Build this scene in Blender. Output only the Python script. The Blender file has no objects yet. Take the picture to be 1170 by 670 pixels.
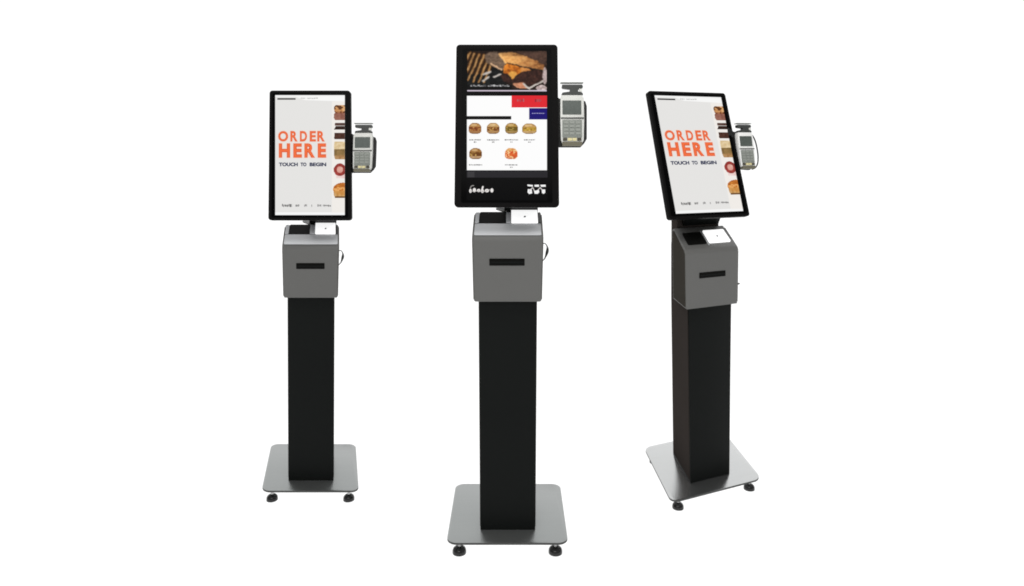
import bpy, bmesh, math, random
from mathutils import Vector, Matrix
random.seed(7)
C = bpy.context.scene.collection
PI = math.pi
DZ = 0.018

# ------------------------------------------------------------------ materials
def lin(c):
    c = c / 255.0
    return c / 12.92 if c <= 0.04045 else ((c + 0.055) / 1.055) ** 2.4

def srgb(r, g, b):
    return (lin(r), lin(g), lin(b), 1.0)

def mat(name, col, rough=0.5, metal=0.0, spec=0.5, bump=0.0, bscale=400.0, var=0.0, vscale=6.0, aniso=False):
    m = bpy.data.materials.new(name)
    m.use_nodes = True
    nt = m.node_tree
    b = nt.nodes['Principled BSDF']
    b.inputs['Roughness'].default_value = rough
    b.inputs['Metallic'].default_value = metal
    b.inputs['Specular IOR Level'].default_value = spec
    b.inputs['Base Color'].default_value = (*col[:3], 1)
    tc = nt.nodes.new('ShaderNodeTexCoord')
    mp = nt.nodes.new('ShaderNodeMapping')
    nt.links.new(tc.outputs['Object'], mp.inputs['Vector'])
    if aniso:
        mp.inputs['Scale'].default_value = (1.0, 60.0, 60.0)
    if var > 0:
        n = nt.nodes.new('ShaderNodeTexNoise')
        n.inputs['Scale'].default_value = vscale
        n.inputs['Detail'].default_value = 6
        nt.links.new(mp.outputs['Vector'], n.inputs['Vector'])
        r = nt.nodes.new('ShaderNodeMapRange')
        r.inputs['To Min'].default_value = 1 - var
        r.inputs['To Max'].default_value = 1 + var
        nt.links.new(n.outputs['Fac'], r.inputs['Value'])
        mx = nt.nodes.new('ShaderNodeVectorMath')
        mx.operation = 'SCALE'
        mx.inputs[0].default_value = col[:3]
        nt.links.new(r.outputs['Result'], mx.inputs['Scale'])
        nt.links.new(mx.outputs['Vector'], b.inputs['Base Color'])
    if bump > 0:
        n2 = nt.nodes.new('ShaderNodeTexNoise')
        n2.inputs['Scale'].default_value = bscale
        n2.inputs['Detail'].default_value = 3
        nt.links.new(mp.outputs['Vector'], n2.inputs['Vector'])
        bp = nt.nodes.new('ShaderNodeBump')
        bp.inputs['Strength'].default_value = bump
        bp.inputs['Distance'].default_value = 0.0006
        nt.links.new(n2.outputs['Fac'], bp.inputs['Height'])
        nt.links.new(bp.outputs['Normal'], b.inputs['Normal'])
    return m

M = dict(
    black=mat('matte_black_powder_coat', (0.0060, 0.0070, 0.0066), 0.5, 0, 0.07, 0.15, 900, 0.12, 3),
    column_side=mat('column_side_sheen', (0.042, 0.036, 0.033), 0.8, 0, 0.0, 0.15, 900, 0.1, 3),  # black column coat with its side light painted in as lighter brown
    bezel=mat('black_monitor_plastic', (0.0045, 0.0042, 0.0042), 0.5, 0, 0.05, 0.1, 1200, 0.1, 8),
    glass=mat('black_display_glass', (0.0012, 0.0012, 0.0013), 0.14, 0, 0.035),
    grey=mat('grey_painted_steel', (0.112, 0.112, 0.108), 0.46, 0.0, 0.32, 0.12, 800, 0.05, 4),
    grey_lit=mat('grey_steel_lit', (0.60, 0.615, 0.635), 0.38, 0.0, 0.4, 0.08, 800, 0.05, 4),  # lit copy of the grey steel, light from above in its colour
    side=mat('shaded_box_side', (0.048, 0.044, 0.038), 0.8, 0, 0.0, 0.1, 800, 0.08, 4),  # grey box side with its shade put into the colour
    slot=mat('slot_black', (0.0035, 0.0035, 0.003), 0.6, 0, 0.06),
    plate=mat('brushed_steel_plate', (0.34, 0.355, 0.352), 0.28, 0.85, 0.4, 0.12, 60, 0.06, 5, True),
    plate_lit=mat('brushed_steel_plate_lit', (0.58, 0.59, 0.59), 0.18, 0.94, 0.4, 0.10, 60, 0.05, 5, True),  # lit copy of the plate steel, bright reflection put into its colour
    plate_edge=mat('cut_steel_edge', (0.07, 0.072, 0.07), 0.5, 0.0, 0.1),
    foot=mat('glossy_black_foot', (0.006, 0.006, 0.006), 0.22, 0, 0.45),
    steel=mat('bare_steel', (0.45, 0.45, 0.45), 0.3, 0.9, 0.5, 0.05),
    white=mat('white_plastic_card', (0.85, 0.85, 0.86), 0.4, 0, 0.4),
    tframe=mat('light_grey_terminal_plastic', (0.60, 0.605, 0.575), 0.35, 0, 0.4, 0.1, 900, 0.06, 20),
    tlcd=mat('terminal_lcd', (0.075, 0.088, 0.080), 0.25, 0, 0.3, 0.0, 1, 0.25, 90),
    tpad=mat('terminal_keypad_grey', (0.21, 0.225, 0.205), 0.5, 0, 0.3, 0.3, 300, 0.18, 120),
    tkeytop=mat('terminal_key_grey', (0.255, 0.27, 0.245), 0.5, 0, 0.3),
    tframe_lit=mat('overexposed_terminal_plastic', (0.80, 0.80, 0.79), 0.45, 0, 0.4, 0.1, 900, 0.04, 20),  # terminal plastic with overexposure put into its colour
    tkey=mat('terminal_key_cream', (0.62, 0.56, 0.30), 0.5, 0, 0.3),
    tkey_dark=mat('terminal_key_dark', (0.055, 0.05, 0.035), 0.5, 0, 0.3),
    tdark=mat('terminal_dark_plastic', (0.035, 0.038, 0.036), 0.4, 0, 0.4),
    tolive=mat('terminal_olive_base', (0.13, 0.12, 0.085), 0.5, 0, 0.3),
    rubber=mat('black_cable_rubber', (0.012, 0.012, 0.012), 0.45, 0, 0.3),
)

def display_material():
    m = bpy.data.materials.new('lit_display')
    m.use_nodes = True
    nt = m.node_tree
    b = nt.nodes['Principled BSDF']
    b.inputs['Base Color'].default_value = (0.002, 0.002, 0.002, 1)
    b.inputs['Roughness'].default_value = 0.2
    b.inputs['Specular IOR Level'].default_value = 0.03
    a = nt.nodes.new('ShaderNodeVertexColor')
    a.layer_name = 'Col'
    nt.links.new(a.outputs['Color'], b.inputs['Emission Color'])
    b.inputs['Emission Strength'].default_value = 1.0
    return m
M['display'] = display_material()
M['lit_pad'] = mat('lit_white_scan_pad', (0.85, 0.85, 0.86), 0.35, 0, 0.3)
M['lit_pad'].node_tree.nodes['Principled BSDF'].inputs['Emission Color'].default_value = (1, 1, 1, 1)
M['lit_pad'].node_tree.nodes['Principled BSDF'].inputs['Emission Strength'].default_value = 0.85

# ------------------------------------------------------------------ builders
class Frame:
    """world = origin + x*ex + y*ey + z*ez  (z given in metres, already real)"""
    def __init__(s, o, ex, ey, ez):
        s.o, s.ex, s.ey, s.ez = Vector(o), Vector(ex), Vector(ey), Vector(ez)
    def __call__(s, p):
        return s.o + s.ex * p[0] + s.ey * p[1] + s.ez * p[2]

def link(name, bm, m, parent, root, smooth=False, bevel=0.0, seg=3, extra=()):
    """world-space bmesh -> mesh object in the root's local space"""
    bmesh.ops.recalc_face_normals(bm, faces=bm.faces)
    if bevel > 0:
        bmesh.ops.bevel(bm, geom=[e for e in bm.edges if e.calc_length() > bevel * 2.2 and
                                  (len(e.link_faces) == 2 and e.calc_face_angle(0) > 0.5)],
                        offset=bevel, segments=seg, profile=0.5, affect='EDGES', clamp_overlap=True)
    inv = root.matrix_basis.inverted()
    for v in bm.verts:
        v.co = inv @ (v.co + Vector((0, 0, DZ)))
    me = bpy.data.meshes.new(name)
    bm.to_mesh(me)
    bm.free()
    me.materials.append(m)
    for x in extra:
        me.materials.append(x)
    if smooth or bevel > 0:
        for p in me.polygons:
            p.use_smooth = True
        if hasattr(me, 'set_sharp_from_angle'):
            me.set_sharp_from_angle(angle=math.radians(32))
    o = bpy.data.objects.new(name, me)
    C.objects.link(o)
    o.parent = parent
    return o

def ngon_prism(bm, f, outline, z0, z1, axis='z'):
    """outline = list of 2D points; extruded along the remaining axis"""
    def P(a, b, t):
        return {'z': (a, b, t), 'x': (t, a, b), 'y': (a, t, b)}[axis]
    lo = [bm.verts.new(f(P(a, b, z0))) for a, b in outline]
    hi = [bm.verts.new(f(P(a, b, z1))) for a, b in outline]
    n = len(lo)
    bm.faces.new(lo)
    bm.faces.new(hi)
    for i in range(n):
        bm.faces.new((lo[i], lo[(i + 1) % n], hi[(i + 1) % n], hi[i]))

def rrect(x0, y0, x1, y1, r, n=6, ry=None):
    ry = ry or r
    out = []
    for cx, cy, a0 in ((x1 - r, y1 - ry, 0), (x0 + r, y1 - ry, 90), (x0 + r, y0 + ry, 180), (x1 - r, y0 + ry, 270)):
        for i in range(n + 1):
            a = math.radians(a0 + 90 * i / n)
            out.append((cx + r * math.cos(a), cy + ry * math.sin(a)))
    return out

def box(bm, f, x0, x1, y0, y1, z0, z1):
    ngon_prism(bm, f, [(x0, y0), (x1, y0), (x1, y1), (x0, y1)], z0, z1)

def tube(bm, pts, rads, n=10):
    pts = [Vector(p) for p in pts]
    rings = []
    for i, p in enumerate(pts):
        d = (pts[min(i + 1, len(pts) - 1)] - pts[max(i - 1, 0)]).normalized()
        u = d.cross(Vector((0, 1, 0.01))).normalized()
        v = d.cross(u)
        r = rads[i] if isinstance(rads, (list, tuple)) else rads
        rings.append([bm.verts.new(p + (u * math.cos(2 * PI * k / n) + v * math.sin(2 * PI * k / n)) * r) for k in range(n)])
    for a, b in zip(rings, rings[1:]):
        for k in range(n):
            bm.faces.new((a[k], a[(k + 1) % n], b[(k + 1) % n], b[k]))
    bm.faces.new(rings[0])
    bm.faces.new(rings[-1])

def lathe(bm, c, prof, n=28):
    rings = []
    for r, z in prof:
        rings.append([bm.verts.new(Vector(c) + Vector((r * math.cos(2 * PI * k / n), r * math.sin(2 * PI * k / n), z))) for k in range(n)])
    for a, b in zip(rings, rings[1:]):
        for k in range(n):
            bm.faces.new((a[k], a[(k + 1) % n], b[(k + 1) % n], b[k]))
    bm.faces.new(rings[0])
    bm.faces.new(rings[-1])

def smooth_path(pts, n=6):
    pts = [Vector(p) for p in pts]
    out = []
    for i in range(len(pts) - 1):
        p0, p1, p2, p3 = pts[max(i - 1, 0)], pts[i], pts[i + 1], pts[min(i + 2, len(pts) - 1)]
        for k in range(n):
            t = k / n
            out.append(0.5 * ((2 * p1) + (p2 - p0) * t + (2 * p0 - 5 * p1 + 4 * p2 - p3) * t * t + (3 * p1 - p0 - 3 * p2 + p3) * t ** 3))
    out.append(pts[-1])
    return out

# ------------------------------------------------------------------ display pictures
def hash2(x, y):
    n = math.sin(x * 127.1 + y * 311.7) * 43758.5453
    return n - math.floor(n)

def vnoise(x, y):
    xi, yi = math.floor(x), math.floor(y)
    fx, fy = x - xi, y - yi
    fx, fy = fx * fx * (3 - 2 * fx), fy * fy * (3 - 2 * fy)
    a, b, c, d = hash2(xi, yi), hash2(xi + 1, yi), hash2(xi, yi + 1), hash2(xi + 1, yi + 1)
    return a + (b - a) * fx + (c - a) * fy + (a - b - c + d) * fx * fy

def fbm(x, y):
    return 0.55 * vnoise(x, y) + 0.3 * vnoise(x * 2.1 + 5, y * 2.1 + 9) + 0.15 * vnoise(x * 4.3 + 2, y * 4.3)

def inpoly(x, y, P):
    c = False
    j = len(P) - 1
    for i in range(len(P)):
        xi, yi = P[i]
        xj, yj = P[j]
        if (yi > y) != (yj > y) and x < (xj - xi) * (y - yi) / (yj - yi) + xi:
            c = not c
        j = i
    return c

def mix(a, b, t):
    t = max(0.0, min(1.0, t))
    return tuple(a[i] + (b[i] - a[i]) * t for i in range(3))

def distseg(x, y, a, b):
    dx, dy = b[0] - a[0], b[1] - a[1]
    t = max(0, min(1, ((x - a[0]) * dx + (y - a[1]) * dy) / (dx * dx + dy * dy)))
    return math.hypot(x - a[0] - t * dx, y - a[1] - t * dy)

def grill(x, y):
    c = grill_base(x, y)
    if y > 545 and x < 640 or y > 606:
        return c
    g = fbm(x / 11 + 3, y / 9 + 7)
    h = fbm(x / 34, y / 30 + 11)
    k = 0.34 + 0.60 * g + 0.36 * h
    lum = sum(c) / 3
    if lum > 120:
        k = 0.74 + 0.30 * g + 0.14 * h
    glow = math.exp(-((x - 560) ** 2 / 60000 + (y - 215) ** 2 / 9000)) * (40 if lum > 120 else 8)
    c = (c[0] * k + glow, c[1] * k * 0.97 + glow * 0.72, c[2] * k * 0.93 + glow * 0.3)
    v = 1 - 0.25 * max(0, (120 - y) / 60)
    return tuple(max(0, min(255, a * v)) for a in c)

def grill_base(x, y):
    """x 45..1100, y 75..635 : close-up of meat on a hot grill"""
    wx = x + 30 * (fbm(x / 70, y / 70) - 0.5)
    wy = y + 30 * (fbm(x / 70 + 9, y / 70 + 4) - 0.5)
    col = mix((24, 16, 14), (62, 44, 38), fbm(x / 90, y / 90))
    if x < 560 and y > 300:
        col = mix((10, 12, 14), (58, 64, 66), fbm(x / 40, y / 25) ** 2)
    # glowing bars on the left
    if x < 400 and y < 520:
        for k in range(6):
            a, b = (20 + k * 62 + 60, 95 + k * 14), (-70 + k * 66, 430 + k * 22)
            d = distseg(wx, wy, a, b)
            w = 15
            if d < w:
                col = mix((214, 176, 122), (128, 84, 44), d / w + 0.5 * (fbm(x / 25, y / 25) - 0.4))
            elif d < w + 16 and y < 400:
                col = mix((92, 58, 26), (34, 20, 12), (d - w) / 16)
    # spatula
    if inpoly(wx, wy, [(330, 95), (450, 85), (480, 140), (560, 240), (530, 330), (450, 330), (290, 230), (270, 150)]):
        col = mix((112, 92, 80), (150, 128, 112), fbm(x / 30, y / 12))
    if distseg(wx, wy, (360, 250), (500, 335)) < 11:
        col = (214, 180, 150)
    if distseg(wx, wy, (480, 115), (560, 240)) < 16:
        col = (222, 176, 118)
    # bun
    if inpoly(wx, wy, [(490, 95), (700, 95), (880, 170), (1060, 250), (1095, 345), (900, 310), (560, 235)]):
        t = fbm(x / 50, y / 22)
        col = mix((240, 196, 130), (168, 110, 62), t * 0.9 + (x - 600) / 900)
        if y < 150:
            col = mix(col, (120, 78, 44), 0.35)
    if inpoly(wx, wy, [(700, 80), (1100, 80), (1100, 270), (1000, 235), (860, 160)]):
        col = mix((74, 54, 48), (112, 84, 72), fbm(x / 50, y / 50))
    # cheese
    if inpoly(wx, wy, [(540, 280), (580, 250), (860, 320), (900, 350), (770, 370), (690, 420), (650, 470), (600, 410), (520, 380)]):
        t = fbm(x / 35, y / 35)
        col = mix((232, 150, 52), (186, 92, 24), t * 1.1)
        if math.hypot((x - 650) / 60, (y - 410) / 55) < 1:
            col = mix(col, (250, 206, 110), 0.6)
        if x > 760:
            col = mix(col, (214, 158, 104), 0.6)
    # patty
    if inpoly(wx, wy, [(480, 400), (590, 400), (640, 480), (720, 420), (780, 370), (960, 330), (1060, 370), (1040, 470), (900, 590), (800, 520), (520, 500)]):
        col = mix((46, 26, 24), (112, 72, 62), fbm(x / 22, y / 22) ** 1.6)
    if inpoly(wx, wy, [(650, 515), (790, 515), (850, 590), (700, 590), (655, 550)]):
        col = mix((196, 122, 92), (228, 176, 142), fbm(x / 20, y / 20))
    for a, b in (((250, 495), (340, 430)), ((400, 430), (490, 395)), ((880, 585), (1040, 490)), ((790, 530), (870, 600)), ((260, 400), (350, 365))):
        if distseg(wx, wy, a, b) < 13:
            col = (206, 204, 204)
    if math.hypot((x - 1030) / 70, (y - 590) / 45) < 1 or math.hypot((x - 1075) / 28, (y - 420) / 120) < 1:
        col = mix((120, 104, 108), (236, 222, 228), fbm(x / 14, y / 14) * 1.2)
    if 545 < y and x < 640:
        col = (9, 8, 9)
        if abs(y - 556) < 13 and 85 < x < 610:
            col = mix((20, 20, 22), (228, 228, 228), vnoise(x / 12, y / 9) * 1.5 - 0.35)
    if y > 612:
        col = (206, 194, 208) if y < 632 else (60, 52, 60)
    return col

def burger(kind, x, y):
    """x,y in -1..1 (y down) -> colour or None"""
    tw = 0.08 * (fbm(x * 3 + kind * 7, y * 3) - 0.5)
    yy = y + tw
    inside = (abs(x) ** 2.6 + abs(yy) ** (2.1 if yy < 0 else 4.5)) < 0.98
    if not inside:
        return None
    n = fbm(x * 4 + kind * 13, y * 4 + kind)
    if kind == 5:
        c = mix((196, 58, 30), (236, 132, 60), n)
        if y < -0.45: c = mix((206, 122, 52), (238, 196, 132), n)
        if y > 0.62: c = mix((186, 70, 44), (222, 150, 100), n)
        if vnoise(x * 5, y * 5 + 3) > 0.7: c = (244, 206, 150)
        return c
    top = ((196, 146, 84), (222, 184, 124), (186, 150, 72), (216, 176, 112), (176, 128, 70))[kind]
    mid = ((140, 74, 36), (128, 76, 34), (112, 92, 30), (196, 158, 60), (110, 66, 24))[kind]
    lo = ((190, 140, 92), (206, 164, 110), (184, 156, 94), (222, 188, 130), (214, 180, 140))[kind]
    if y < -0.25: c = mix(top, mix(top, (120, 76, 34), 0.6), n * 1.2 - 0.2)
    elif y < 0.45: c = mix(mid, (238, 204, 120) if n > 0.55 else (86, 46, 22), abs(n - 0.45) * 2.2)
    else: c = mix(lo, (120, 80, 44), n * 0.6)
    if y > 0.82: c = mix(c, (90, 60, 30), 0.5)
    e = abs(x) ** 2.6 + abs(yy) ** (2.1 if yy < 0 else 4.5)
    c = mix(c, (110, 70, 34), 0.45 * max(0, (e - 0.6) / 0.4))
    if y < -0.35 and math.hypot((x + .15) / .5, (y + .62) / .2) < 1: c = mix(c, (250, 226, 178), 0.45)
    return c

def strip(x, y):
    """food pictures cut off at the right edge of the poster; x 355..412, y 110..545"""
    n = fbm(x / 9, y / 9)
    wx = x + 5 * (n - 0.5)
    bg = None
    if 122 < y < 158 and wx > 362 + 6 * ((y - 140) / 18) ** 2:
        c = mix((176, 112, 60), (226, 178, 124), n * 1.3)
        if vnoise(x / 7, y / 6) > 0.62: c = (96, 56, 30)
        if y > 150: c = mix(c, (120, 60, 40), 0.5)
        return c
    if 158 <= y < 189 and wx > 361 + 0.02 * (y - 172) ** 2:
        return mix((122, 72, 60), (166, 116, 100), n)
    if 203 < y < 214 and wx > 366: return mix((66, 42, 36), (110, 84, 76), n)
    if 217 < y < 232 and wx > 362 + (231 - y) * 0.6: return mix((26, 14, 10), (70, 46, 38), n)
    if 248 < y < 277 and wx > 363: return mix((58, 32, 24), (92, 60, 48), n)
    if 288 < y < 322 and wx > 362 + 0.03 * max(0, 312 - y) ** 1.5 * 0.6: return mix((196, 164, 110), (240, 222, 186), n * 1.2)
    if 322 <= y < 350 and wx > 362: return mix((96, 78, 42), (170, 134, 84), n * 1.2)
    if 350 <= y < 367 and wx > 362 + (y - 350) * 0.25: return mix((196, 160, 112), (150, 104, 60), n)
    # ring of onion / tomato
    d = math.hypot((wx - 388) / 27, (y - 414) / 28)
    if d < 1:
        if d > 0.52: return mix((112, 30, 26), (182, 78, 70), n * 1.1)
        return mix((236, 196, 180), (196, 120, 110), n)
    if 425 < y < 452 and wx > 372: return mix((226, 190, 186), (240, 226, 222), n)
    # bun
    if math.hypot((wx - 402) / 44, (y - 500) / 28) < 1:
        c = mix((150, 72, 22), (214, 136, 56), n * 1.2)
        if abs(y - 500) < 8 and vnoise(x / 10, y / 5) > 0.4: c = (232, 170, 100)
        if y > 508: c = mix((222, 170, 100), (186, 120, 52), n)
        return c
    if 500 <= y < 532 and wx > 362: return mix((226, 186, 130), (176, 122, 60), n)
    if 532 <= y < 540 and wx > 366: return (112, 78, 44)
    return bg

class Screen:
    """flat picture elements laid on the display, all in one mesh with per-face colours"""
    def __init__(s, frame, quad):
        s.f, s.q, s.faces = frame, quad, []
    def ab(s, u, v):
        (lt, rt, vt), (lb, rb, vb) = s.q
        t = (v - vt) / (vb - vt)
        l, r = lt + (lb - lt) * t, rt + (rb - rt) * t
        return (u - l) / (r - l), 1 - t
    def face(s, pts, col, layer):
        s.faces.append(([(*s.ab(u, v), layer) for u, v in pts], col))
    def rect(s, u0, v0, u1, v1, col, layer=1):
        s.face([(u0, v0), (u1, v0), (u1, v1), (u0, v1)], col, layer)
    def ellipse(s, cx, cy, rx, ry, col, layer=2, n=18, rot=0.0):
        cr, sr = math.cos(rot), math.sin(rot)
        pts = []
        for k in range(n):
            a = 2 * PI * k / n
            x, y = rx * math.cos(a), ry * math.sin(a)
            pts.append((cx + x * cr - y * sr, cy + x * sr + y * cr))
        s.face(pts, col, layer)
    def stroke(s, pts, w, col, layer=2):
        for a, b in zip(pts, pts[1:]):
            d = math.hypot(b[0] - a[0], b[1] - a[1]) or 1
            nx, ny = -(b[1] - a[1]) / d * w / 2, (b[0] - a[0]) / d * w / 2
            s.face([(a[0] + nx, a[1] + ny), (b[0] + nx, b[1] + ny), (b[0] - nx, b[1] - ny), (a[0] - nx, a[1] - ny)], col, layer)
            layer += 0.02
    def raster(s, u0, v0, u1, v1, nx, ny, fn, layer=1):
        for i in range(nx):
            for j in range(ny):
                acc, cnt = [0, 0, 0], 0
                for di in (0.25, 0.75):
                    for dj in (0.25, 0.75):
                        c = fn((i + di) / nx, (j + dj) / ny)
                        if c is not None:
                            cnt += 1
                            for k in range(3):
                                acc[k] += c[k]
                if cnt >= 2:
                    col = tuple(a / cnt for a in acc)
                    s.rect(u0 + (u1 - u0) * i / nx, v0 + (v1 - v0) * j / ny, u0 + (u1 - u0) * (i + 1) / nx, v0 + (v1 - v0) * (j + 1) / ny, col, layer)
    def text(s, body, u0, v0, u1, v1, col, layer=2, bold=0.0):
        cu = bpy.data.curves.new('lettering', 'FONT')
        cu.body = body
        cu.offset = bold
        cu.resolution_u = 4
        ob = bpy.data.objects.new('lettering', cu)
        C.objects.link(ob)
        dg = bpy.context.evaluated_depsgraph_get()
        me = bpy.data.meshes.new_from_object(ob.evaluated_get(dg))
        xs = [v.co.x for v in me.vertices]
        ys = [v.co.y for v in me.vertices]
        x0, x1, y0, y1 = min(xs), max(xs), min(ys), max(ys)
        for p in me.polygons:
            s.face([(u0 + (me.vertices[i].co.x - x0) / (x1 - x0) * (u1 - u0), v1 - (me.vertices[i].co.y - y0) / (y1 - y0) * (v1 - v0)) for i in p.vertices], col, layer)
        bpy.data.meshes.remove(me)
        bpy.data.objects.remove(ob)
        bpy.data.curves.remove(cu)
    def blips(s, u0, u1, v0, v1, col, layer=2, seed=1, gap=0.3):
        """print too small to read: dark letter-sized marks"""
        rnd = random.Random(seed)
        u = u0
        while u < u1:
            w = rnd.uniform(2.5, 6)
            if rnd.random() > gap:
                h0 = rnd.uniform(0, 0.25) * (v1 - v0)
                c = mix(col, (200, 200, 200), rnd.uniform(0, 0.45))
                s.rect(u, v0 + h0, min(u + w, u1), v1 - rnd.uniform(0, 0.25) * (v1 - v0), c, layer)
            u += w + rnd.uniform(0.8, 2.4)
    def build(s, name, parent, root):
        me = bpy.data.meshes.new(name)
        inv = root.matrix_basis.inverted()
        vs, fs, cols = [], [], []
        for pts, col in s.faces:
            base = len(vs)
            for a, b, l in pts:
                vs.append(inv @ (s.f((a, -0.0016 - 0.0002 * l, b)) + Vector((0, 0, DZ))))
            fs.append(list(range(base, base + len(pts))))
            c = srgb(*col)
            cols += [c] * len(pts)
        me.from_pydata(vs, [], fs)
        at = me.color_attributes.new('Col', 'FLOAT_COLOR', 'CORNER')
        for i, c in enumerate(cols):
            at.data[i].color = c
        me.materials.append(M['display'])
        o = bpy.data.objects.new(name, me)
        C.objects.link(o)
        o.parent = parent
        return o

def menu_screen(sc):
    sc.rect(101, 84, 382, 606, (3, 3, 4), 0)
    NX, NY = 132, 70
    src = [[grill(45 + (i + .5) / NX * 1055, 75 + (j + .5) / NY * 565) for j in range(NY)] for i in range(NX)]
    def soft(i, j):                 # the picture on the display is a little out of focus
        i, j = int(i * NX), int(j * NY)
        acc, ws = [0, 0, 0], 0
        for a in (-1, 0, 1):
            for b in (-1, 0, 1):
                if 0 <= i + a < NX and 0 <= j + b < NY and not (j >= 57 and b):
                    w_ = 1 / (1 + a * a + b * b)
                    ws += w_
                    for k in range(3):
                        acc[k] += src[i + a][j + b][k] * w_
        return tuple(v / ws for v in acc)
    sc.raster(103, 86, 379, 232, NX, NY, soft, 1)
    sc.rect(102, 246, 380, 504, (252, 252, 252), 1)
    sc.rect(102, 317, 256, 329, (10, 9, 10), 2)
    sc.rect(257, 245, 380, 287, (222, 38, 48), 2)
    sc.rect(318, 289, 380, 329, (24, 12, 112), 2)
    sc.blips(328, 372, 306, 309, (170, 165, 225), 3, 4, 0.0)
    sc.blips(276, 302, 256, 268, (160, 20, 34), 3, 5, 0.1)
    sc.blips(338, 360, 256, 268, (150, 20, 34), 3, 6, 0.0)
    for k, (cx, cy) in enumerate(((130, 360), (193, 360), (257, 360), (319, 361), (132, 447), (256, 447))):
        w, h = (22, 19) if k != 3 else (25, 18)
        sc.raster(cx - w, cy - h, cx + w, cy + h, 26, 22, lambda i, j, kk=k: burger(kk, i * 2 - 1, j * 2 - 1), 3)
        w2 = (20, 21, 24, 19, 23, 22)[k]
        y = 400 if k < 4 else 486
        sc.blips(cx - w2, cx + w2, y - 2.5, y + 2, (45, 42, 40), 2, 20 + k, 0.0)
        if k not in (4,):
            sc.blips(cx - 4, cx + 5, y + 5, y + 10, (70, 66, 64), 2, 30 + k, 0.1)
    sc.rect(101, 507, 382, 529, (38, 37, 41), 1)
    sc.rect(104, 509, 128, 528, (58, 57, 60), 2)
    w = (236, 232, 230)
    def q(x, y):   # marks measured on the photograph's enlargement
        return 91.4 + x * 0.2603, 532.9 + y * 0.2603
    for x, y, rx, ry in ((88, 158, 17, 26), (140, 148, 22, 27), (198, 153, 24, 20), (248, 160, 19, 25), (308, 155, 28, 22), (374, 152, 20, 27)):
        u, v = q(x, y)
        sc.ellipse(u, v, rx * 0.26, ry * 0.26, w, 2)
    sc.stroke([q(85, 130), q(92, 105), q(112, 90), q(135, 90)], 3.2, (150, 146, 144), 2.5)
    sc.stroke([q(240, 150), q(256, 98)], 5.5, w, 2.6)
    sc.stroke([q(110, 165), q(180, 160), q(225, 165), q(290, 165), q(350, 140)], 2.0, (200, 196, 194), 2.7)
    for x, y in ((90, 160), (200, 156), (250, 165), (308, 156)):
        u, v = q(x, y)
        sc.ellipse(u, v, 1.2, 2.0, (120, 116, 114), 4)
    for pts in ([(848, 75), (920, 82), (922, 104), (850, 96)], [(942, 80), (1002, 78), (1004, 106), (944, 104)], [(1020, 80), (1090, 78), (1094, 104), (1030, 106)],
                [(855, 135), (905, 140), (912, 190), (870, 200), (850, 175)], [(935, 160), (1000, 145), (1008, 175), (985, 197), (945, 195)], [(1040, 140), (1085, 140), (1086, 180), (1065, 198), (1042, 185)]):
        sc.face([q(*p) for p in pts], (246, 246, 246), 2)
    sc.stroke([q(885, 145), q(920, 115), q(945, 165)], 2.4, w, 3)
    sc.stroke([q(985, 150), q(1020, 115), q(1050, 155)], 2.4, w, 3)
    sc.ellipse(*q(880, 160), 2.0, 2.4, (190, 190, 190), 4)

def order_screen(sc, seed):
    sc.rect(97, 75, 410, 615, (229, 228, 226), 0)
    sc.rect(97, 75, 410, 83, (244, 244, 243), 1)
    sc.face([(190, 83), (410, 83), (410, 104), (230, 98)], (247, 247, 246), 1)
    sc.rect(97, 603, 410, 615, (245, 245, 245), 1)
    sc.rect(107, 89, 189, 96, (40, 38, 38), 2)
    sc.blips(212, 290, 86, 93, (176, 176, 174), 3, 3, 0.1)
    sc.rect(352, 104, 410, 606, (240, 236, 231), 1)
    og, red = (242, 112, 64), (200, 62, 36)
    halo = (246, 214, 198)
    def letter(t, u0, u1, v0, v1, b):
        sc.text(t, u0 - 3, v0 - 3, u1 + 3, v1 + 3, halo, 2, b + 0.05)
        sc.text(t, u0, v0, u1, v1, red, 4, b)
        sc.text(t, u0 + 1.8, v0 + 1.8, u1 - 1.8, v1 - 1.8, og, 5, b - 0.03)
    for t, u0, u1 in (('O', 111, 155), ('R', 166, 198), ('D', 209, 240), ('E', 253, 280), ('R', 287, 320)):
        letter(t, u0, u1, 240, 287, 0.032)
    for t, u0, u1 in (('H', 114, 164), ('E', 179, 217), ('R', 229, 276), ('E', 289, 326)):
        letter(t, u0, u1, 296, 360, 0.045)
    for t, u0, u1 in (('TOUCH', 114, 199), ('TO', 211, 238), ('BEGIN', 252, 327)):
        sc.text(t, u0, 382, u1, 399, (22, 36, 74), 3, 0.05)
    sc.blips(128, 172, 566, 580, (52, 50, 50), 2, 40, 0.05)
    sc.blips(184, 240, 567, 579, (80, 78, 78), 2, 41, 0.25)
    sc.blips(254, 306, 567, 579, (104, 102, 102), 2, 42, 0.3)
    sc.blips(312, 348, 569, 578, (80, 78, 78), 2, 43, 0.0)
    sc.raster(355, 110, 410, 545, 32, 240, lambda i, j: strip(355 + i * 55, 110 + j * 435), 3)

QUAD_MENU = ((64.8, 417.0, 62.4), (57.8, 423.0, 629.4))
QUAD_ORDER = ((71.0, 434.7, 53.0), (65.0, 439.5, 638.0))

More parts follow.
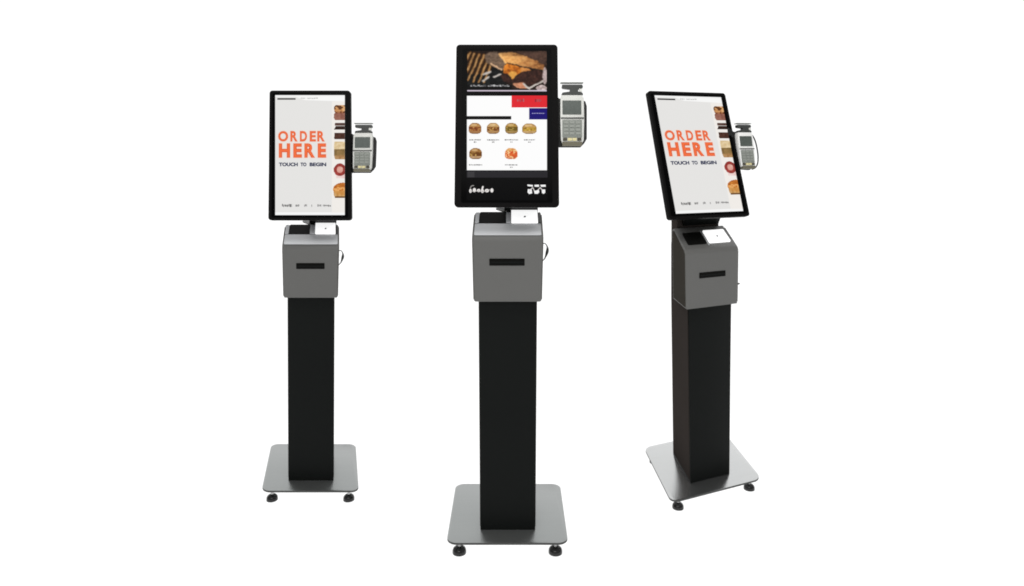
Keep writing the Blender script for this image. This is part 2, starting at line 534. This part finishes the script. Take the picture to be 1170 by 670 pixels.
# ------------------------------------------------------------------ one kiosk
def kiosk(spec):
    root = bpy.data.objects.new('order_kiosk', None)
    C.objects.link(root)
    cx, cy = spec['center']
    root.location = (cx, cy, 0)
    root.rotation_euler = (0, 0, spec['rot'])
    root.empty_display_size = 0.1
    root['label'], root['category'], root['group'] = spec['label'], 'kiosk', 'self-service order kiosks'
    root.matrix_basis = Matrix.Translation((cx, cy, 0)) @ Matrix.Rotation(spec['rot'], 4, 'Z')
    ux, uy = spec['ux'], spec['uy']
    F = Frame((cx, cy, 0), (*ux, 0), (*uy, 0), (0, 0, 1))
    k = spec['k']
    def zc(z):                       # canonical height -> this kiosk's height
        t = spec['z']
        for (a, b), (c, d) in zip(t, t[1:]):
            if z <= c:
                return b + (z - a) * (d - b) / (c - a)
        return t[-1][1] + (z - t[-1][0]) * k

    # base plate
    bm = bmesh.new()
    ngon_prism(bm, F, rrect(-0.2, -0.2, 0.2, 0.2, 0.034, 8), 0.029, 0.036)
    bp_ = link('base_plate', bm, M[spec['plate']], root, root, bevel=0.0008, seg=2, extra=(M['plate_edge'],))
    for p in bp_.data.polygons:
        if abs(p.normal.z) < 0.9:
            p.material_index = 1
    # feet
    for sx in (-1, 1):
        for sy in (-1, 1):
            c = F((sx * 0.160, sy * 0.163, 0))
            bm = bmesh.new()
            r = 0.0232 * k
            h = 0.030
            lathe(bm, (c.x, c.y, -DZ), [(r * .93, 0), (r * .99, .0008), (r, .005), (r * .98, .010), (r * .90, .015), (r * .70, .0195), (r * .42, .0222), (r * .22, .0232)])
            ft = link('levelling_foot', bm, M['foot'], root, root, smooth=True)
            bm = bmesh.new()
            lathe(bm, (c.x, c.y, -DZ), [(.0056, .021), (.0056, 0.0475)])
            lathe(bm, (c.x, c.y, -DZ), [(.0095, .040), (.0095, 0.0468)], 6)
            link('foot_stem', bm, M['steel'], ft, root, smooth=False)
    # column, narrowing slightly to the floor
    ct = zc(1.028)
    w0, w1 = spec['col']
    def shell(y0, y1, za, zb, sa=1.0, sb=1.0):
        b = bmesh.new()
        out = []
        for z, w in ((za, w0), (zb, w0 + (w1 - w0) * min(1, zb / zc(0.816)))):
            out.append([b.verts.new(F((x, y, z))) for x, y in rrect(-w / 2 + spec['cx'], y0, w / 2 + spec['cx'], y1, 0.0035, 3)])
        n = len(out[0])
        b.faces.new(out[0])
        b.faces.new(out[1])
        for i in range(n):
            b.faces.new((out[0][i], out[0][(i + 1) % n], out[1][(i + 1) % n], out[1][i]))
        return b
    bm = shell(-0.122, 0.104, 0.0362, ct)
    col = link('column', bm, M['black'], root, root, smooth=True)
    # thin sheets on the column sides, their brighter lit tone painted in
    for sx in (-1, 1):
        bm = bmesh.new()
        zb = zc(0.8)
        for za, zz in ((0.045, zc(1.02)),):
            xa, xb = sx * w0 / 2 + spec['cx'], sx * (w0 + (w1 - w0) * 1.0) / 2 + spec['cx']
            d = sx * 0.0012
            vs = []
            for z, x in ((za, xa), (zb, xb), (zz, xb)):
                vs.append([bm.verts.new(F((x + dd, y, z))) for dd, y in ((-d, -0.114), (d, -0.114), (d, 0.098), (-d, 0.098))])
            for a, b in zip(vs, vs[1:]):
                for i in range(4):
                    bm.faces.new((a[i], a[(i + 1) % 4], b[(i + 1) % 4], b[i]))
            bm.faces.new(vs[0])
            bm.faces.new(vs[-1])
        link('lit_side_sheet', bm, M['column_side'], col, root)
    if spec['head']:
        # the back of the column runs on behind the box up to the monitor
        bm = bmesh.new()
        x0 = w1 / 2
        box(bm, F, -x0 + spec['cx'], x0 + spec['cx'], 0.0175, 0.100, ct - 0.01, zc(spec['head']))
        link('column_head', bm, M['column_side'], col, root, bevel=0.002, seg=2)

    # printer box: front cover with a rounded fold, sloping top, side sheets with painted shade
    zb, zf, zt = zc(0.816), zc(1.033), zc(1.099)
    yb, ys, yt = -0.149, -0.149, 0.004
    bw0, bw1 = spec['box']
    def bx(z):
        t = max(0.0, min(1.0, (z - zb) / (zf - zb)))
        return (bw0 + (bw1 - bw0) * t) / 2
    ang = math.atan2(zt - zf, yt - ys)
    prof = []
    R = 0.026
    # arc between the vertical front and the slope
    tlen = R * math.tan((PI / 2 - ang) / 2)
    cyy, czz = ys + R, zf - tlen
    for i in range(9):
        a = PI - (PI / 2 - ang) * i / 8
        prof.append((cyy + R * math.cos(a), czz + R * math.sin(a)))
    ym = ys + (yt - ys) * spec['band']
    zm = zf + (zt - zf) * spec['band']
    outer = [(yb, zb)] + prof + [(yt, zt)]
    inner_off = 0.003
    full = outer + [(yt + 0.012, zt - 0.004), (yt + 0.012, zb)]
    n = len(full)
    nrm = []
    for i in range(n):
        (ya, za_), (yc, zc_) = full[i - 1], full[(i + 1) % n]
        e1 = Vector((full[i][0] - ya, full[i][1] - za_)).normalized()
        e2 = Vector((yc - full[i][0], zc_ - full[i][1])).normalized()
        n1, n2 = Vector((e1.y, -e1.x)), Vector((e2.y, -e2.x))      # inward for this winding
        m_ = (n1 + n2)
        m_ = m_ / max(0.5, m_.length_squared / 2)
        nrm.append(m_)
    rc = 0.0075
    bm = bmesh.new()
    rings = []
    for sx in (-1, 1):
        for i in (range(6) if sx < 0 else range(5, -1, -1)):
            ph = math.radians(90 * i / 5)
            dx, ins = rc * (1 - math.sin(ph)), rc * (1 - math.cos(PI / 2 - (PI / 2 - ph)))
            # ph=0: outermost in x, fully inset ; ph=90: full profile
            ex_, ins = rc * (1 - math.cos(ph)), rc * (1 - math.sin(ph))
            ring = []
            for (y, z), m_ in zip(full, nrm):
                ring.append(bm.verts.new(F((sx * (bx(z) - ex_) + spec['bxc'], y + m_.x * ins, z + m_.y * ins))))
            rings.append(ring)
    for p, q in zip(rings, rings[1:]):
        for i in range(n):
            bm.faces.new((p[i], p[(i + 1) % n], q[(i + 1) % n], q[i]))
    bm.faces.new(rings[0])
    bm.faces.new(rings[-1])
    pb = link('printer_box', bm, M['grey'], root, root, smooth=True)
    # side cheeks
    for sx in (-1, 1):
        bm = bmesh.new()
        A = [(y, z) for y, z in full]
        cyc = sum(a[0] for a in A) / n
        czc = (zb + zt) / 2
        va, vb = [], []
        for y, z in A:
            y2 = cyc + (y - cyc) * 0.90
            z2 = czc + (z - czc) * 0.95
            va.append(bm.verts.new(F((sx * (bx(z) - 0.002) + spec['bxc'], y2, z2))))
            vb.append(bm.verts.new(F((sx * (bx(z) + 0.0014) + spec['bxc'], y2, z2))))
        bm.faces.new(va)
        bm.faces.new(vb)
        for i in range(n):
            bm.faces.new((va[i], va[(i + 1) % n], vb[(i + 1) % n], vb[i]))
        link('side_shade', bm, M['side'], pb, root)
    # frame lying on the slope: s across, t up the slope (0 fold .. 1 top), n out of it
    sl = Vector((0, yt - ys, zt - zf))
    nn = Vector((0, -(zt - zf), yt - ys)).normalized()
    o = F((spec['bxc'], ys, zf))
    e_t = F((spec['bxc'], yt, zt)) - o
    e_s = Vector((*ux, 0)) * (bw1 / 2)
    e_n = e_s.cross(e_t).normalized()
    if e_n.z < 0:
        e_n.negate()
    S = Frame(o, e_s, e_t, e_n)
    # top cover in its lit tone: one rounded sheet with two window openings -> frame pieces joined in one mesh
    t0, t1 = spec['panel']
    # card reader recess (dark tray with rim)
    r0, r1 = spec['reader']
    bm = bmesh.new()
    ngon_prism(bm, S, rrect(r0 - .02, t0 - .03, r1 + .02, t1 + .03, 0.05, 4), 0.0006, 0.0032)
    rd = link('card_reader', bm, M['slot'], pb, root, bevel=0.0006, seg=1)
    # white scan pad
    p0, p1 = spec['pad']
    bm = bmesh.new()
    ngon_prism(bm, S, rrect(p0, t0 - .02, p1, t1 + spec['padup'], 0.03, 4), 0.0008, 0.0062)
    pad = link('scan_pad', bm, M['lit_pad'], root, root, bevel=0.001, seg=2)
    bm = bmesh.new()
    pc = (p0 + p1) / 2
    ngon_prism(bm, S, [(pc - .03, (t0 + t1) / 2 - .03), (pc + .02, (t0 + t1) / 2 - .045), (pc + .05, (t0 + t1) / 2 + .02), (pc, (t0 + t1) / 2 + .03)], 0.0063, 0.0068)
    link('pad_mark', bm, mark_mat, pad, root)
    if spec['rails']:
        # raised rails left of the reader and between reader and pad, highlights painted pale
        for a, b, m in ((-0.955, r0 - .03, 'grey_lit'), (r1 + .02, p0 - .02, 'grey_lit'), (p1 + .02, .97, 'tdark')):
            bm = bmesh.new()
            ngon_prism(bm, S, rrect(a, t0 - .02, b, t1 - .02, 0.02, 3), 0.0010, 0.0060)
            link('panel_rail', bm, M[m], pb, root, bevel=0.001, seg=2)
        bm = bmesh.new()
        # sheet on the slope above the fold, its highlight painted pale
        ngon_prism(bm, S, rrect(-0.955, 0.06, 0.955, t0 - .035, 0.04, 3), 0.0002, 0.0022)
        link('lit_top_band', bm, M['grey_lit'], pb, root, bevel=0.0009, seg=2)
    else:
        bm = bmesh.new()
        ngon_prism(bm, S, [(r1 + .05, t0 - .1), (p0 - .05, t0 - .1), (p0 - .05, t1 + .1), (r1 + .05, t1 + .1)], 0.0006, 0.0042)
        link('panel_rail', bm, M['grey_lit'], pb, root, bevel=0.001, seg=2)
    # ticket slot
    s0, s1, zs0, zs1 = spec['slot']
    bm = bmesh.new()
    ngon_prism(bm, F, rrect(s0, zs0, s1, zs1, 0.002, 3), yb - 0.0012, yb + 0.004, 'y')
    sl_o = link('ticket_slot', bm, M['slot'], pb, root)
    bm = bmesh.new()
    ngon_prism(bm, F, rrect(s0 + .004, zs0 + (zs1 - zs0) * .36, s1 - .004, zs0 + (zs1 - zs0) * .56, 0.001, 2), yb - 0.0022, yb - 0.0012, 'y')
    link('slot_lip', bm, M['black'], sl_o, root)
    # key on its cord / lock at the right side of the box
    sxr = bx(zc(1.0)) + spec['bxc']
    if spec['rails']:
        yk = -0.09
        pts = [F((sxr - .003, yk, zc(1.001))), F((sxr + .009, yk, zc(1.003))), F((sxr + .0165, yk, zc(0.994))), F((sxr + .0185, yk, zc(0.982))), F((sxr + .015, yk, zc(0.966))), F((sxr + .008, yk, zc(0.950))), F((sxr - .002, yk, zc(0.941)))]
        sp = smooth_path(pts, 5)
        rr = []
        for i in range(len(sp)):
            t = i / (len(sp) - 1)
            rr.append(0.0016 + 0.0036 * math.exp(-((t - 0.58) / 0.17) ** 2))
        bm = bmesh.new()
        tube(bm, sp, rr, 8)
        link('key_loop', bm, M['tdark'], pb, root, smooth=True)
    else:
        bm = bmesh.new()
        a = F((sxr - .004, -0.128, zc(0.886)))
        d = Vector((*ux, 0)).normalized()
        tube(bm, [a, a + d * .009, a + d * .0091, a + d * .020], [.0055, .0055, .0036, .0028], 12)
        link('side_lock', bm, M['rubber'], pb, root, smooth=True)

    # monitor
    mo = spec['mon']
    bl, ex, up = Vector(mo['bl']), Vector(mo['ex']), Vector(mo['up'])
    back = up.cross(ex).normalized()
    if back.y < 0:
        back.negate()
    G = Frame(bl, ex, back, up)
    W, H = ex.length, up.length
    rx, rz = 0.013 * k / W, 0.013 * k / H
    bm = bmesh.new()
    ngon_prism(bm, G, rrect(0, 0, 1, 1, rx, 6, rz), 0.0, 0.020, 'y')
    mon = link('monitor', bm, M['bezel'], root, root, bevel=0.003, seg=3)
    bm = bmesh.new()
    f1 = rrect(0.07, 0.05, 0.93, 0.95, rx * 1.4, 5, rz * 1.4)
    f2 = rrect(0.16, 0.12, 0.84, 0.88, rx * 1.4, 5, rz * 1.4)
    a = [bm.verts.new(G((x, 0.0195, z))) for x, z in f1]
    b = [bm.verts.new(G((x, 0.034 * k, z))) for x, z in f1]
    c = [bm.verts.new(G((x, 0.052 * k, z))) for x, z in f2]
    for p, q in ((a, b), (b, c)):
        for i in range(len(p)):
            bm.faces.new((p[i], p[(i + 1) % len(p)], q[(i + 1) % len(p)], q[i]))
    bm.faces.new(a)
    bm.faces.new(c)
    link('rear_housing', bm, M['bezel'], mon, root, smooth=True)
    g = mo['glass']
    bm = bmesh.new()
    ngon_prism(bm, G, rrect(g[0], g[1], g[2], g[3], rx * .4, 3, rz * .4), -0.0012, 0.004, 'y')
    link('glass_panel', bm, M['glass'], mon, root)
    sc = Screen(G, QUAD_MENU if spec['screen'] == 'menu' else QUAD_ORDER)
    if spec['screen'] == 'menu':
        menu_screen(sc)
    else:
        order_screen(sc, 1)
    sc.build('display', mon, root)

    # neck bracket between the column head and the back of the monitor
    n0, n1 = spec['neck']
    mb = G((0.5, 0.03, 0.10))
    bm = bmesh.new()
    za, zz = ct - 0.05, mb.z
    for (x0, x1, y0, y1) in ((n0, n1, spec['necky'], spec['necky'] + .03),):
        vs = [F((x, y, za)) for x, y in ((x0, y0), (x1, y0), (x1, y1), (x0, y1))]
        topy = mb + Vector((*uy, 0)).normalized() * 0.0
        dl = Vector((topy.x - F((0, 0, 0)).x, topy.y - F((0, 0, 0)).y, 0))
        lo = [bm.verts.new(v) for v in vs]
        # mid ring just above the box, then leaning to the housing
        md = [bm.verts.new(Vector((v.x, v.y, zt + 0.004))) for v in vs]
        ax = Vector((*ux, 0))
        hi = []
        for x, yy in ((x0, .016), (x1, .016), (x1, .040), (x0, .040)):
            p = G((0.5, yy, 0.12)) + ax * (x - 0.0)
            hi.append(bm.verts.new(p))
        for p, q in ((lo, md), (md, hi)):
            for i in range(4):
                bm.faces.new((p[i], p[(i + 1) % 4], q[(i + 1) % 4], q[i]))
        bm.faces.new(lo)
        bm.faces.new(hi)
    nk = link('neck_bracket', bm, M['black'], root, root)
    if spec['rails']:
        # small steel tube added as the highlight left of the neck
        bm = bmesh.new()
        p = [F((n0 - .030, spec['necky'] + .012, zt + 0.012)), F((n0 - .012, spec['necky'] + .01, zt + .010)), F((n0 + .01, spec['necky'] + .008, zt + .006))]
        tube(bm, smooth_path(p, 4), [0.0040 + 0.0009 * i for i in range(9)], 12)
        link('neck_highlight', bm, M['steel'], nk, root, smooth=True)

    # payment terminal clipped to the right edge of the monitor
    tm = spec['term']
    T0 = Vector(tm['bl'])
    xe = ex.normalized()
    bk = Vector((-xe.y, xe.x, 0))
    th = math.radians(tm['tilt'])
    upv = Vector((0, 0, math.cos(th))) + bk * math.sin(th)
    bn = bk * math.cos(th) - Vector((0, 0, math.sin(th)))
    w, h = tm['w'], tm['h']
    T = Frame(T0, xe * w, bn, upv * h)
    def tb(name, x0, x1, z0, z1, y0, y1, m, par, r=0.03, bev=0.0008):
        b = bmesh.new()
        ngon_prism(b, T, rrect(x0, z0, x1, z1, r, 4, r * w / h), y0, y1, 'y')
        return link(name, b, M[m], par, root, bevel=bev, seg=2)
    # body with chamfered lower corners
    bm = bmesh.new()
    ngon_prism(bm, T, [(0.02, .10), (0.10, 0.0), (0.86, 0.0), (0.97, 0.10), (1.0, .5), (0.99, .93), (.93, 1.0), (0.06, 1.0), (0.01, .93), (0.0, .5)], 0.0, 0.022, 'y')
    term = link('payment_terminal', bm, M['tframe_lit' if tm['arm'] else 'tframe'], root, root, bevel=0.002, seg=2)
    tb('terminal_screen', .09, .88, .61, .89, -0.0015, 0.004, 'tlcd', term, .02, .0004)
    tb('terminal_divider', .02, .98, .525, .550, -0.0025, 0.004, 'tdark', term, .01, 0)
    tb('keypad', .08, .90, .15, .50, -0.0016, 0.004, 'tpad', term, .03, .0004)
    for i in range(3):
        for j in range(4):
            tb('key', .14 + i * .25, .33 + i * .25, .21 + j * .072, .262 + j * .072, -0.0032, -0.0012, 'tkeytop', term, .015, 0)
    for i, m in enumerate(('tkey_dark', 'tkey', 'tkey', 'tkey_dark')):
        tb('function_key', .10 + i * .2, .27 + i * .2, .085, .14, -0.0040, 0.002, m, term, .02, 0)
    tb('terminal_base', .07, .90, -.012, .065, -0.0035, 0.024, 'tolive', term, .03, .0006)
    # receipt head: two dark blocks joined by a waist
    bm = bmesh.new()
    ngon_prism(bm, T, [(.06, 1.02), (.10, 1.055), (.40, 1.075), (.42, 1.12), (.10, 1.14), (.07, 1.17), (.09, 1.215), (.93, 1.215), (.97, 1.17), (.93, 1.14), (.76, 1.12), (.76, 1.075), (.93, 1.055), (.97, 1.02), (.94, 1.0), (.08, 1.0)], 0.002, 0.020, 'y')
    link('receipt_head', bm, M['tdark'], term, root, bevel=0.0006, seg=1)
    tb('clear_guard', .02, .98, 1.245, 1.262, 0.000, 0.020, 'tpad', term, .01, 0)
    tb('guard_wing', .80, .93, 1.07, 1.13, 0.001, 0.010, 'tframe', term, .02, 0)
    # cradle behind it, reaching round to the right and into the monitor edge
    bm = bmesh.new()
    ngon_prism(bm, T, [(-.20, -.03), (.86, -.03), (1.02, .05), (1.13, .14), (1.145, .80), (1.08, .90), (.9, .93), (.0, .95), (-.20, 1.02)] if tm['arm'] == 0 else
               [(-.20, .0), (.80, -.035), (.98, .03), (1.0, .3), (.98, .9), (.6, 1.04), (.0, 1.04), (-.36, 1.16), (-.42, 1.0)], 0.0225, 0.034, 'y')
    link('cradle', bm, M['rubber'], term, root, bevel=0.001, seg=1)
    if tm['arm']:
        pts = [T((.93, .012, .97)), T((1.08, .012, .93)), T((1.22, .012, .80)), T((1.30, .012, .60)), T((1.32, .012, .35)), T((1.24, .012, .14)), T((1.05, .012, .02)), T((.86, .016, -.02))]
        bm = bmesh.new()
        tube(bm, smooth_path(pts, 6), 0.0029, 8)
        link('cable_loop', bm, M['rubber'], term, root, smooth=True)
    return root

mark_mat = mat('pad_print_grey', (0.35, 0.36, 0.38), 0.6, 0, 0.2)

WARP = 0.0
SPECS = [
    dict(label='tallest middle kiosk, screen showing a burger menu with red and blue buttons',
         center=(-0.0154, 2.497), rot=0.0, ux=(1, 0), uy=(0, 1), k=1.0, z=((0, 0), (2, 2)), plate='plate',
         col=(0.1864, 0.1968), cx=0.0011, box=(0.2278, 0.2377), bxc=0.001, band=.5,
         panel=(0.56, 0.98), reader=(-0.82, -0.07), pad=(0.10, 0.88), padup=0.12, rails=True,
         slot=(-0.0607, 0.0577, 0.9370, 0.9605), neck=(-0.012, 0.108), necky=0.02, head=0, screen='menu',
         mon=dict(bl=(-0.1922, 2.33, 1.134), ex=(0.3495, 0, 0), up=(0, 0.087, 0.554), glass=(.065, .028, .935, .972)),
         term=dict(bl=(0.1639, 2.363, 1.341), w=.081, h=.171, tilt=6, arm=0)),
    dict(label='left kiosk facing straight ahead, orange ORDER HERE poster on its upright screen',
         center=(-0.8140, 2.8490), rot=0.0, ux=(.9175, 0), uy=(-.260, 1.030), k=.92, z=((0, 0), (.036, .036), (.816, .753), (1.033, .953), (1.099, 1.0135), (2, 1.84)), plate='plate',
         col=(0.1918, 0.198), cx=0.0005, box=(0.2278, 0.2377), bxc=0.0, band=.5,
         panel=(0.56, 0.98), reader=(-0.80, -0.07), pad=(0.14, 0.88), padup=0.12, rails=True,
         slot=(-0.0605, 0.0585, 0.8640, 0.8865), neck=(-0.012, 0.108), necky=0.02, head=0, screen='order',
         mon=dict(bl=(-0.933, 2.68, 1.0526), ex=(0.3183, 0, 0), up=(-.022, 0.078, 0.503), glass=(.04, .022, .96, .978)),
         term=dict(bl=(-.618, 2.71, 1.239), w=.0755, h=.150, tilt=6, arm=0)),
    dict(label='right kiosk turned and tilted to the side, ORDER HERE poster on its leaning screen',
         center=(0.773, 2.880), rot=math.radians(24), ux=(.985, .450), uy=(-.035, 1.150), k=.92, z=((0, 0), (.036, .036), (.816, .717), (1.033, .938), (1.099, 1.003), (2, 1.82)), plate='plate_lit',
         col=(0.179, 0.198), cx=-0.001, box=(0.2350, 0.2420), bxc=-0.0040, band=.5,
         panel=(0.26, 0.72), reader=(-0.76, -0.10), pad=(0.02, 0.83), padup=0.06, rails=False,
         slot=(-0.0620, 0.0560, 0.8300, 0.8520), neck=(-0.074, 0.097), necky=0.02, head=1.135, screen='order',
         mon=dict(bl=(.5985, 2.66, 1.058), ex=(.3508, .1326, 0), up=(-.053, .155, .501), glass=(.03, .022, .97, .978)),
         term=dict(bl=(.934, 2.851, 1.246), w=.076, h=.149, tilt=9, arm=1)),
]
for sp in SPECS:
    kiosk(sp)

# ------------------------------------------------------------------ floor: white sheet made translucent, with light added from below
bm = bmesh.new()
s = 40
N = 8
vv = [[bm.verts.new((-s + 2 * s * i / N, -10 + 2 * s * j / N, 0)) for j in range(N + 1)] for i in range(N + 1)]
for i in range(N):
    for j in range(N):
        bm.faces.new((vv[i][j], vv[i + 1][j], vv[i + 1][j + 1], vv[i][j + 1]))
me = bpy.data.meshes.new('floor')
bm.to_mesh(me)
bm.free()
fm = bpy.data.materials.new('white_underlit_sheet')  # lets the added light from below through
fm.use_nodes = True
nt = fm.node_tree
nt.nodes.clear()
out = nt.nodes.new('ShaderNodeOutputMaterial')
tr = nt.nodes.new('ShaderNodeBsdfTranslucent')
tr.inputs['Color'].default_value = (.95, .95, .95, 1)
df = nt.nodes.new('ShaderNodeBsdfDiffuse')
df.inputs['Color'].default_value = (.85, .85, .85, 1)
mx = nt.nodes.new('ShaderNodeMixShader')
mx.inputs[0].default_value = 0.12
nt.links.new(tr.outputs[0], mx.inputs[1])
nt.links.new(df.outputs[0], mx.inputs[2])
nt.links.new(mx.outputs[0], out.inputs['Surface'])
me.materials.append(fm)
fl = bpy.data.objects.new('floor', me)
C.objects.link(fl)
fl['kind'] = 'structure'
fl['label'] = 'plain white studio floor under the kiosks'

# ------------------------------------------------------------------ world: white backdrop behind, dimmer studio in front
w = bpy.data.worlds.new('World')
bpy.context.scene.world = w
w.use_nodes = True
nt = w.node_tree
bg = nt.nodes['Background']
tc = nt.nodes.new('ShaderNodeTexCoord')
sx = nt.nodes.new('ShaderNodeSeparateXYZ')
nt.links.new(tc.outputs['Generated'], sx.inputs[0])
def mrange(inp, a, b, c, d):
    r = nt.nodes.new('ShaderNodeMapRange')
    r.interpolation_type = 'SMOOTHSTEP'
    for n_, v_ in (('From Min', a), ('From Max', b), ('To Min', c), ('To Max', d)):
        r.inputs[n_].default_value = v_
    nt.links.new(inp, r.inputs['Value'])
    return r.outputs['Result']
front = mrange(sx.outputs['Y'], 0.1, 0.55, 0.42, 1.08)      # studio side -> backdrop
low = mrange(sx.outputs['Z'], -0.06, -0.02, 1.0, 0.0)
mx = nt.nodes.new('ShaderNodeMix')
mx.data_type = 'FLOAT'
nt.links.new(low, mx.inputs[0])
nt.links.new(front, mx.inputs[2])
mx.inputs[3].default_value = 1.30                            # glow added below the floor to wash out shadows
nt.links.new(mx.outputs[0], bg.inputs['Strength'])
bg.inputs['Color'].default_value = (1, 1, 1, 1)

def area(name, loc, target, size, power):
    l = bpy.data.lights.new(name, 'AREA')
    l.shape = 'RECTANGLE'
    l.size, l.size_y = size
    l.energy = power
    l.color = (1.0, 0.985, 0.96)
    o = bpy.data.objects.new(name, l)
    C.objects.link(o)
    o.location = loc
    o.rotation_euler = (Vector(target) - Vector(loc)).to_track_quat('-Z', 'Y').to_euler()
area('added_overhead_fill', (0.3, 1.3, 3.6), (0, 2.8, 1.0), (2.6, 1.2), 42)  # unseen area light added to brighten the sloped tops
area('added_front_fill', (-0.5, -0.6, 2.6), (0, 2.7, 0.7), (2.4, 1.2), 26)  # unseen fill added to lift the sloped bands and plate fronts

# ------------------------------------------------------------------ camera: level, looking along +Y, lens shifted down
cd = bpy.data.cameras.new('camera')
cd.sensor_width = 36
cd.sensor_fit = 'HORIZONTAL'
cd.lens = 36 * 800 / 1170
cd.shift_y = -170 / 1170
cd.clip_end = 500
co = bpy.data.objects.new('camera', cd)
C.objects.link(co)
co.location = (0, 0, 1.344 + DZ)
co.rotation_euler = (PI / 2, 0, 0)
sc = bpy.context.scene
sc.camera = co
sc.view_settings.view_transform = 'Standard'
sc.view_settings.look = 'None'
sc.view_settings.exposure = 0
sc.view_settings.gamma = 1
sc.render.engine = 'CYCLES'
sc.cycles.use_denoising = True
sc.cycles.max_bounces = 8
sc.cycles.pixel_filter_type = 'BLACKMAN_HARRIS'
sc.cycles.filter_width = 1.8
